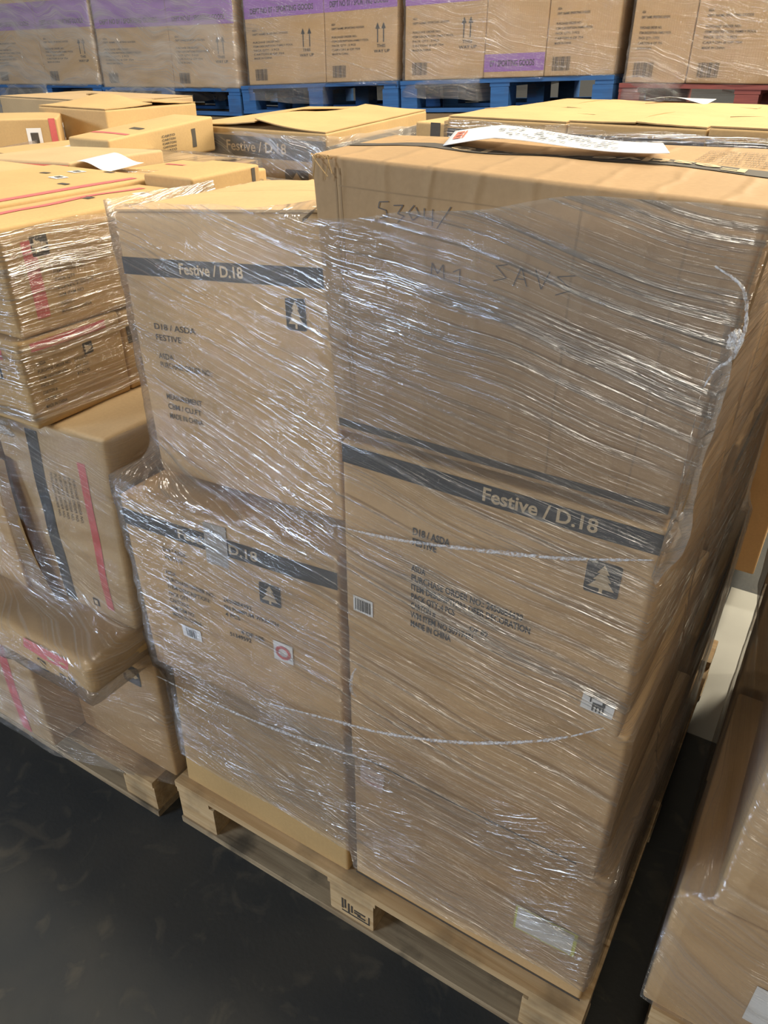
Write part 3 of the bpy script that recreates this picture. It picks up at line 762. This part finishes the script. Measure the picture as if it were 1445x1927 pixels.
def note_deco(bm):
    def Q(x0, x1, y0, y1, mi):
        f = bm.faces.new([bm.verts.new(note(a, b) + Vector((0, -.0008, .0012))) for a, b in ((x0, y0), (x1, y0), (x1, y1), (x0, y1))]); f.material_index = mi
    rr = random.Random(2)
    for k in range(3): Q(.03, .07, .30 + .2 * k, .40 + .2 * k, 1)
    Q(.075, .085, .3, .8, 1); Q(.03, .04, .3, .8, 1)
    for r_ in range(5):
        x = .25
        while x < .8:
            w = rr.uniform(.015, .05)
            if rr.random() < .7: Q(x, x + w, .2 + r_ * .14, .24 + r_ * .14, 2)
            x += w + .012
sheet('white shipping note with a red logo lying on the large top carton', note, 24, 8, [M_LAB, M_RED, M_INK], name='shipping_note', deco=note_deco)

# ------------------------------------------------------------------ left stack
def Rpr(*a): return a
LC = []
def Lc(lab, C, pr=None, **k): LC.append(C); return carton(lab, C, pr, **k)
def pr(bm, ct):
    patch(bm, ct, 'F', .02, .12, .03, .16, PINK)
Le = H(-.345, -.018, .022, .50, .128, .515)
def pr(bm, ct):
    tree(bm, ct, 'F', .218, .062, .055, .055, INK, KL, ang=90); patch(bm, ct, 'R', .03, .0, .02, .38, KL)
Lc('bottom right carton of the left stack with a sideways tree logo', Le, pr, seed=40)
Lf = H(-.80, -.345, -.072, .45, .128, .45)
def pr(bm, ct):
    patch(bm, ct, 'F', .335, .0, .035, .318, PINK); tree(bm, ct, 'F', .22, .20, .05, .05, INK, KL, ang=90)
Lc('bottom carton with a vertical pink stripe at the left edge', Lf, pr, seed=41, mat=M_KP)
Ld = H(-.52, -.020, -.128, .46, .520, .588, ch={(1, 0, 1): (-.01, .01, 0)})
def pr(bm, ct):
    patch(bm, ct, 'F', .30, .004, .14, .020, PINK); tree(bm, ct, 'F', .345, .030, .03, .028, INK, KL, ang=90); text(bm, ct, 'F', 'D.18', .41, .055, .016, INK, bold=.02)
    text(bm, ct, 'R', 'D18', .25, .05, .014, INKS)
Lc('crushed flat carton bulging out near the bottom of the left stack', Ld, pr, seed=42, bulge=.012, cr=.008, r=.016, step=.02, mat=M_KW)
Lcc = H(-.335, -.028, .006, .46, .592, 1.028, ch={(1, 0, 1): (.014, .006, .01)})
def pr(bm, ct):
    w, h = ct.dims('F')
    patch(bm, ct, 'F', .095, .02, .035, h - .03, INK)
    patch(bm, ct, 'F', w - .078, .06, .020, h - .09, PINK)
    for i in range(6): text(bm, ct, 'F', 'PURCHASE ORDER NO.', w - .100 - i * .012, .10, .007, INKS, width=.10, ang=90)
    patch(bm, ct, 'F', w - .12, h - .045, .018, .020, INK); patch(bm, ct, 'F', w - .116, h - .041, .010, .012, KL, .0016)
Lco, Lcct = Lc('carton standing on end with a black and a pink vertical stripe, left stack', Lcc, pr, seed=43, step=.03, bulge=.007, cr=.004, r=.009, mat=M_KP)
Lc2 = H(-.80, -.345, -.02, .45, .592, 1.028)
def loose_flap(bm):
    g = []; n = 10
    for i in range(n + 1):
        row = []
        for j in range(n + 1):
            a, b = i / n, j / n
            row.append(bm.verts.new(Vector((-.42 * (1 - b) + b * (-.300 + .055 * a), -.004 - .026 * b * math.sin(.4 + a * 2.3), .94 - .34 * a - .01 * b))))
        g.append(row)
    for i in range(n):
        for j in range(n): bm.faces.new((g[i][j], g[i + 1][j], g[i + 1][j + 1], g[i][j + 1]))
    bmesh.ops.solidify(bm, geom=bm.faces[:], thickness=.003)
part(Lco, 'loose_flap', loose_flap, [M_KW], 'board flap hanging away from the front')
Lc('carton at the left edge in the middle of the left stack', Lc2, None, seed=44)
Lb = H(-.50, -.150, -.018, .205, 1.036, 1.200)
def pr(bm, ct):
    w, h = ct.dims('R')
    patch(bm, ct, 'R', .022, .006, .165, .016, PINK)
    for i, s_ in enumerate(('ASDA', 'PURCHASE ORDER NO.:', 'ITEM DESCRIPTION:', 'PACK QTY.:', 'CARTON #', 'WM ITEM NO.', 'MADE IN CHINA')):
        text(bm, ct, 'R', s_, .024, .048 + i * .0135, .0065, INKS, bold=.01, width=(.02, .07, .06, .035, .03, .035, .045)[i])
    for i, s_ in enumerate(('2450884', 'OF 105', 'PCS')): text(bm, ct, 'R', s_, .10, .062 + i * .0135, .0065, INKS, width=.03)
    tree(bm, ct, 'R', .125, .035, .022, .022, INK, KL, ang=90)
    patch(bm, ct, 'F', .24, .02, .06, .018, PINK); patch(bm, ct, 'F', .27, .055, .018, .022, INK); patch(bm, ct, 'F', .274, .059, .010, .014, KL, .0016)
Lc('carton with pink stripe and small print on its lit side, left stack', Lb, pr, seed=45, step=.03, bulge=.005, mat=M_KW)
Lb2 = H(-.50, -.152, .208, .50, 1.036, 1.196)
Lc('carton with a dark tape end just left of the middle stack', Lb2, lambda bm, ct: (patch(bm, ct, 'R', .01, .03, .03, .035, INKS), patch(bm, ct, 'R', .03, .10, .04, .03, INKS)), seed=46, mat=M_KW)
La = H(-.293, -.150, -.006, .435, 1.203, 1.388)
def pr(bm, ct):
    patch(bm, ct, 'R', .038, .028, .026, .130, PINK)
    tree(bm, ct, 'R', .056, .022, .034, .034, INK, KL, ang=90)
    for i in range(7): text(bm, ct, 'R', ('PURCHASE ORDER', 'ITEM DESCRIPTION', 'PACK QTY', 'CARTON', 'WM ITEM NO', 'ASDA', 'MADE IN CHINA')[i], .088, .075 + i * .014, .0065, INKS, bold=.01, width=.03 + .012 * ((i * 3) % 5))
    w, h = ct.dims('T'); patch(bm, ct, 'T', .045, .04, .018, h - .08, PINK)
    patch(bm, ct, 'T', .10, h - .36, .032, .028, LAB, .001, ang=5); patch(bm, ct, 'T', .107, h - .353, .018, .014, INK, .0016, ang=5)
    patch(bm, ct, 'T', .055, h - .26, .025, .018, INKS)
Lc('long top carton of the left stack with a pink stripe under bright film', La, pr, seed=47, step=.03, bulge=.004, mat=M_KW)
N0 = H(-.640, -.296, .030, .495, 1.203, 1.396)
def pr(bm, ct):
    w, h = ct.dims('T'); patch(bm, ct, 'T', w - .028, .05, .018, h - .10, PINK)
    for x, y in ((w - .16, h - .34), (w - .20, h - .42)): patch(bm, ct, 'T', x, y, .034, .030, LAB, .001, ang=8); patch(bm, ct, 'T', x + .007, y + .008, .018, .014, INKS, .0016, ang=8)
    for x, y in ((w - .24, h - .36), (w - .08, h - .28), (w - .14, h - .45)): patch(bm, ct, 'T', x, y, .026, .014, INKS)
Lc('wide flat-lidded top carton of the left stack with two white labels', N0, pr, seed=48, mat=M_KW)
Nl = H(-1.04, -.645, .02, .50, 1.203, 1.39); Lc('far left top carton of the left stack', Nl, None, seed=49)
N1 = H(-.98, -.590, .50, .80, 1.203, 1.388, rise=.014)
Lc('carton with a broad red front band on top of the left stack', N1, lambda bm, ct: patch(bm, ct, 'F', .002, .006, .386, .028, RED), seed=50, mat=M_KP)
N2 = H(-.585, -.296, .50, .86, 1.203, 1.372); Lc('low carton lid between the red-banded carton and the raised end carton', N2, lambda bm, ct: patch(bm, ct, 'T', .03, .08, .15, .014, PINK), seed=51, mat=M_KW)
G = H(-.310, -.160, .603, .86, 1.203, 1.425)
G = H(-.288, -.150, .445, .66, 1.203, 1.408, dz=.004)
Lc('raised carton with a shadowed end on top of the left stack behind the long carton', G, lambda bm, ct: (patch(bm, ct, 'R', .185, .004, .012, .10, INKS)), seed=52, mat=M_KW)
O1 = H(-1.04, -.58, .87, 1.17, 1.203, 1.335); O2 = H(-.575, -.165, .87, 1.17, 1.203, 1.285)
Lc('rear left carton lid on the left stack', O1, None, seed=53, mat=M_KP, flaps='x'); Lc('rear right carton lid on the left stack beside the banded carton', O2, lambda bm, ct: patch(bm, ct, 'T', .02, .2, .3, .016, PINK), seed=54, mat=M_KP, flaps='x')
for i, C in enumerate((H(-.80, -.345, .455, 1.17, .128, .66), H(-.342, -.06, .505, 1.17, .128, .66), H(-.80, -.345, .455, 1.17, .663, 1.2), H(-.342, -.06, .505, 1.17, .663, 1.2), H(-1.05, -.803, -.01, .6, .128, .66), H(-1.05, -.803, -.01, 1.17, .663, 1.2))):
    LC.append(C); carton('inner cartons of the left stack, hidden behind its front row', C, None, seed=60 + i, group='inner cartons of the left stack', step=.2)
LEFTTOP = [La, N0, Nl, Lb, Lb2, G, O1, O2]
f1 = film('bright taut stretch film around the upper cartons of the left stack', LEFTTOP, 1.05, 1.384, F_LEFT, nth=360, nz=80, blur=2, seed=3)
f2 = film('baggy stretch film around the lower cartons of the left stack', [Le, Lf, Ld, Lcc, Lc2] + LC[-6:], .115, 1.04, F_BACK if False else F_RIGHT, nth=360, nz=110, blur=3, seed=4, wr=.006)
bunch(f2, (-.42, -.03, 1.02), (.17, .025, .02), seed=7); 

# ------------------------------------------------------------------ right stack
RL = H(1.080, 1.60, .10, .62, .15, .480); RU = H(1.130, 1.70, .10, .66, .483, 1.34); RB = H(1.075, 1.62, .66, 1.28, .15, .72); RB2 = H(1.062, 1.65, .67, 1.56, .723, 1.38)
ro, rc = carton('lowest brown carton at the bottom right corner of the photo', RL, None, seed=70, bulge=.006)
part(ro, 'label', lambda bm: patch(bm, rc, 'F', .150, .125, .07, .10, 0, .002), [M_LAB], 'white label')
carton('tall upper carton of the right-hand stack standing on the lowest one', RU, None, seed=71, bulge=.006)
carton('rear lower carton of the right-hand stack along the dark gap', RB, None, seed=72); carton('rear upper carton of the right-hand stack along the dark gap', RB2, None, seed=73)
film('stretch film around the stack at the right edge', [RL, RU, RB, RB2], .16, 1.32, F_RIGHT, nth=240, nz=70, blur=2, seed=5)

# ------------------------------------------------------------------ row behind: tipped cartons on the left, festive cartons
pallet('wooden pallet beneath the carton with a long lid behind the left stack', -1.12, 1.50, seed=4)
pallet('wooden pallet beneath the row of low banded cartons', -.14, 1.60, seed=5, w=1.09)
pallet('wooden pallet beneath the jumbled cartons at the far left', -2.2, .75, seed=6)
Em = board_mat('kraft_board_bright', (.50, .34, .16))
E_ = H(-1.16, -.565, 1.50, 2.22, 1.02, 1.386, ch={(1, 1, 1): (-.02, 0, .025), (0, 1, 1): (0, 0, .015)})
def pr(bm, ct):
    w, h = ct.dims('F'); band(bm, ct, 'F', .024, .066, tx=.16, tw=.27, size=.033)
    tree(bm, ct, 'F', .42, .118, .10, .09, INK, KL)
    w, h = ct.dims('R'); band(bm, ct, 'R', .040, .075, tx=.32, tw=.26, size=.036)
carton('big carton with humped lid and Festive band behind the left stack', E_, pr, seed=80, mat=Em, flaps='y', lift=.03)
E2 = H(-1.14, -.16, 1.52, 2.6, .15, 1.018); carton('large carton under the humped-lid carton', E2, None, seed=81, step=.2)
film('cloudy film over the humped-lid carton', [E_], 1.10, 1.372, F_BACK, nth=200, nz=30, seed=6)
FB = []
for i, (x0, x1, lab) in enumerate(((-.170, .215, 'left'), (.219, .604, 'middle'), (.608, 1.030, 'right'))):
    for r_, (y0, y1) in enumerate(((1.60, 2.12), (2.125, 2.66))):
        zt = 1.445 + .004 * i - .003 * r_
        C = H(x0, x1, y0, y1, 1.12, zt); FB.append(C)
        carton('low banded carton, %s in the %s row behind the large top carton' % (lab, ('front', 'rear')[r_]), C,
               (lambda bm, ct: band(bm, ct, 'F', .030, .045, tx=.12, tw=.14, size=.014)), seed=82 + i + r_ * 5, mat=Em, flaps='xy'[(i + r_) % 2], group='banded cartons behind the large top carton', lift=.006)
        C = H(x0, x1, y0, y1, .15, 1.118); FB.append(C)
        carton('tall cartons hidden beneath the banded row', C, None, seed=90 + i, group='cartons beneath the banded row', step=.2)
fe = H(-.300, -.178, 1.63, 2.0, 1.16, 1.425); carton('narrow carton end with a brown stripe beside the banded row', fe, lambda bm, ct: patch(bm, ct, 'F', .055, .0, .035, .26, INKS), seed=95, mat=Em)
carton('support carton beneath the narrow carton end', H(-.135, -.172, 1.64, 1.9, .15, .2) if False else H(-.300, -.176, 1.63, 2.0, .15, 1.157), None, seed=96, step=.2)
film('clear film around the row of low banded cartons', FB, .9, 1.438, F_LEFT, nth=260, nz=40, seed=7)
sheet('white paper sheet lying on the rear banded cartons', lambda u, v: Vector((.20 + .21 * u, 2.78 - .18 * v * 1 - .1, 1.462 + .012 * math.sin(u * 4) * v)), 8, 5, [M_LAB])

# jumbled cartons far left
JB = H(-2.18, -1.19, .80, 1.90, .15, 1.28); carton('large carton under the jumbled cartons at the far left', JB, None, seed=100, step=.2)
I_ = H(-1.215, -1.030, 1.0, 1.475, 1.290, 1.383, ch={(1, 1, 1): (.0, 0, .036), (0, 1, 1): (0, 0, .036), (1, 1, 0): (0, 0, .02), (0, 1, 0): (0, 0, .02)})
def pr(bm, ct):
    w, h = ct.dims('R')
    for i in range(7): text(bm, ct, 'R', 'CARTON NO'[: 5 + i % 4], .22, .026 + i * .010, .006, INKS, bold=.02, width=.06)
    patch(bm, ct, 'R', .07, .055, .05, .018, INKS); patch(bm, ct, 'R', .36, .02, .02, .05, INKS)
    w, h = ct.dims('T'); patch(bm, ct, 'T', .01, h - .10, w - .02, .018, PINK); patch(bm, ct, 'T', .10, h - .19, .05, .025, INKS)
carton('tipped flat carton with a pink-striped lid at the far left', I_, pr, seed=101, mat=Em)
I2 = H(-1.215, -1.035, .98, 1.48, 1.0, 1.287); carton('carton supporting the tipped flat carton', I2, None, seed=102, mat=Em)
carton('tall carton below the carton supporting the tipped one', H(-1.185, -1.10, 1.185, 1.47, .15, .2) if False else H(-1.215, -1.06, 1.19, 1.49, .0, .997), None, seed=112, step=.2)
K_ = H(-1.87, -1.49, 1.40, 1.88, 1.283, 1.424)
carton('square carton with a shadowed front and open lid at the far left', K_, None, seed=103, mat=Em, flaps='x', lift=.03)
J_ = H(-1.98, -1.62, 1.06, 1.36, 1.283, 1.405, rot=48)
carton('carton with a pink end stripe and white label at the top left edge', J_, lambda bm, ct: (patch(bm, ct, 'R', .262, .0, .03, .12, PINK), patch(bm, ct, 'R', .17, .03, .05, .06, LAB), patch(bm, ct, 'R', .182, .045, .026, .035, INKS, .0016),
       patch(bm, ct, 'F', .33, .0, .022, .12, PINK), patch(bm, ct, 'F', .25, .03, .05, .06, LAB), patch(bm, ct, 'F', .262, .045, .026, .035, INKS, .0016)), seed=104, mat=Em)
Q_ = H(-1.50, -1.22, .86, 1.30, 1.283, 1.335); carton('low carton between the tipped carton and the square carton', Q_, lambda bm, ct: patch(bm, ct, 'F', .12, .01, .03, .035, INKS), seed=105, mat=Em, flaps='x')
T_ = H(-2.9, -2.1, 1.95, 2.5, 1.10, 1.40); carton('shallow carton at the far upper left corner before the blue pallets', T_, None, seed=106, mat=M_KP, flaps='x')
carton('large carton under the shallow one in the far upper left', H(-2.95, -2.0, 1.95, 2.6, .0, 1.097), None, seed=107, step=.2)
def fold(u, v):
    x = -1.34 + .26 * u; y = .98 + .22 * v; z = 1.339 + .034 * max(0, 1 - abs(u - .45) * 2.4) * (.5 + .5 * v)
    return Vector((x, y, z))
sheet('folded white paper sheet lying on the jumbled cartons', fold, 16, 8, [M_LAB])
sheet('flat white paper sheet beside the red-banded carton', lambda u, v: Vector((-.585 + .10 * u - .03 * v, .52 + .14 * v, 1.404 - .012 * u + .004 * math.sin(u * 5 + v))), 8, 8, [M_LAB])
film('crumpled film over the jumbled cartons at the far left', [JB, Q_], 1.0, 1.335, F_BACK, nth=160, nz=24, seed=8)

# ------------------------------------------------------------------ back row: cartons on painted pallets, second tier
def sport(u0, arrows=True, bandtop=True, low=False, y0=.0):
    def pr(bm, ct):
        w, h = ct.dims('F')
        if bandtop: 
            patch(bm, ct, 'F', .0, h - .545, w, .175, PURP)
            text(bm, ct, 'F', 'DEPT NO 07 / SPORTING GOODS', .08 * w, h - .395, .030, INK, bold=.02, width=.80 * w)
        if low:
            patch(bm, ct, 'F', .0, h - .115, w, .085, PURP)
            text(bm, ct, 'F', '07 / SPORTING GOODS', .10 * w + .0, h - .055, .030, INK, bold=.02, width=.74 * w)
        t0 = h - .30
        if not low:
            for i, (s_, wd) in enumerate((('ASDA', .06), ('DEPT NAME: SPORTING GOODS', .46), ('', 0), ('PURCHASE ORDER NO.:', .36), ('ITEM DESCRIPTION: FAMILY POOL', .52), ('PACK QTY.: 3 PCS', .34), ('CARTON # OF 754', .40), ('MADE IN CHINA', .24))):
                if s_: text(bm, ct, 'F', s_, .06 * w + .02, t0 + .022 * i, .011, INKS, bold=.02, width=min(wd, 1) * w)
            barcode(bm, ct, 'F', .08 * w + .01, h - .09, .10, .065, INKS, .0012, seed=3)
        if arrows and not low:
            for a in (.74, .82):
                x = a * w; patch(bm, ct, 'F', x - .004, h - .275, .008, .075, INK, n=1)
                poly(bm, ct, 'F', [(x, h - .300), (x + .016, h - .268), (x - .016, h - .268)][::-1], INK, .001)
            text(bm, ct, 'F', 'THIS', .73 * w, h - .175, .016, INK, bold=.02, width=.06); text(bm, ct, 'F', 'WAY UP', .69 * w, h - .148, .016, INK, bold=.02, width=.11)
    return pr
BK = [
 # x0, x1, z0, slope, splits, mats, kind
 ('far left', -5.50, -4.225, 1.325, .024, (-5.49, -4.86, -4.24), M_BLUE, 1),
 ('second from left', -4.215, -2.86, 1.340, .020, (-4.20, -3.47, -2.87), M_BLUE, 1),
 ('middle', -2.84, -1.61, 1.383, .048, (-2.78, -2.150, -1.63), M_BLUE, 1),
 ('second from right', -1.595, -.305, 1.440, .045, (-1.58, -1.065, -.706, -.32), M_BLUE, 2),
 ('far right', -.280, .98, 1.462, .012, (-.26, .045, .50, .95), M_REDW, 3)]
Y0 = 3.75
for n_, (nm, x0, x1, z0, sl, sp_, mt, kind) in enumerate(BK):
    h = .165
    col = 'blue' if mt is M_BLUE else 'dull red'
    pallet('%s painted pallet raised on cartons, %s of the five in the back row' % (col, nm), x0, Y0 - .01, w=x1 - x0, h=h, mat=mt, mat_b=mt, z=z0 - h, slope=sl, seed=30 + n_)
    cs = []
    for k, (a, b) in enumerate(zip(sp_, sp_[1:])):
        za, zb = z0 + sl * (a - x0) + .003, z0 + sl * (b - x0) + .003
        Ht = .70
        C = H(a + .002, b - .002, Y0, Y0 + 1.1, za, za + Ht, rise=zb - za); cs.append(C)
        if kind == 1: p_ = sport(0, arrows=(k == len(sp_) - 2 or nm == 'middle'))
        elif kind == 2: p_ = sport(0, arrows=(k == 0), bandtop=(k == 0), low=(k == 1))
        else: p_ = sport(0, arrows=False, bandtop=False)
        pos = ('left', 'right') if len(sp_) == 3 else ('left', 'middle', 'right')
        extra = {1: 'with a purple band', 2: ('with twin arrows', 'with a low purple band', 'with small print only')[k % 3], 3: 'with small print and no band'}[kind]
        carton('sporting goods carton %s, %s on %s back-row pallet' % (extra, pos[k], nm), C, p_, seed=120 + n_ * 4 + k, mat=M_K, bulge=.001, cr=.0003, group='sporting goods cartons in the back row', step=.12)
    film('film over the cartons on the %s pallet of the back row' % nm, cs, lambda x, y, z0=z0: z0 - .085, z0 + .72, F_BACK if kind == 1 and nm != 'middle' else F_RIGHT, nth=220, nz=50, seed=40 + n_, wr=.006)
    C = H(x0 + .02, x1 - .02, Y0 + .02, Y0 + 1.12, .150, z0 - h - .006 , rise=0.0)
    for j in (0, 1): C[1][j][1].z += sl * (x1 - x0) - .006
    carton('dark lower cartons carrying the raised back-row pallets', C, None, seed=150 + n_, group='lower tier of the back row', step=.3)
    pallet('lower pallets on the floor under the back row', x0, Y0, w=x1 - x0, seed=50 + n_, mat=mt, mat_b=mt, group='floor pallets of the back row')
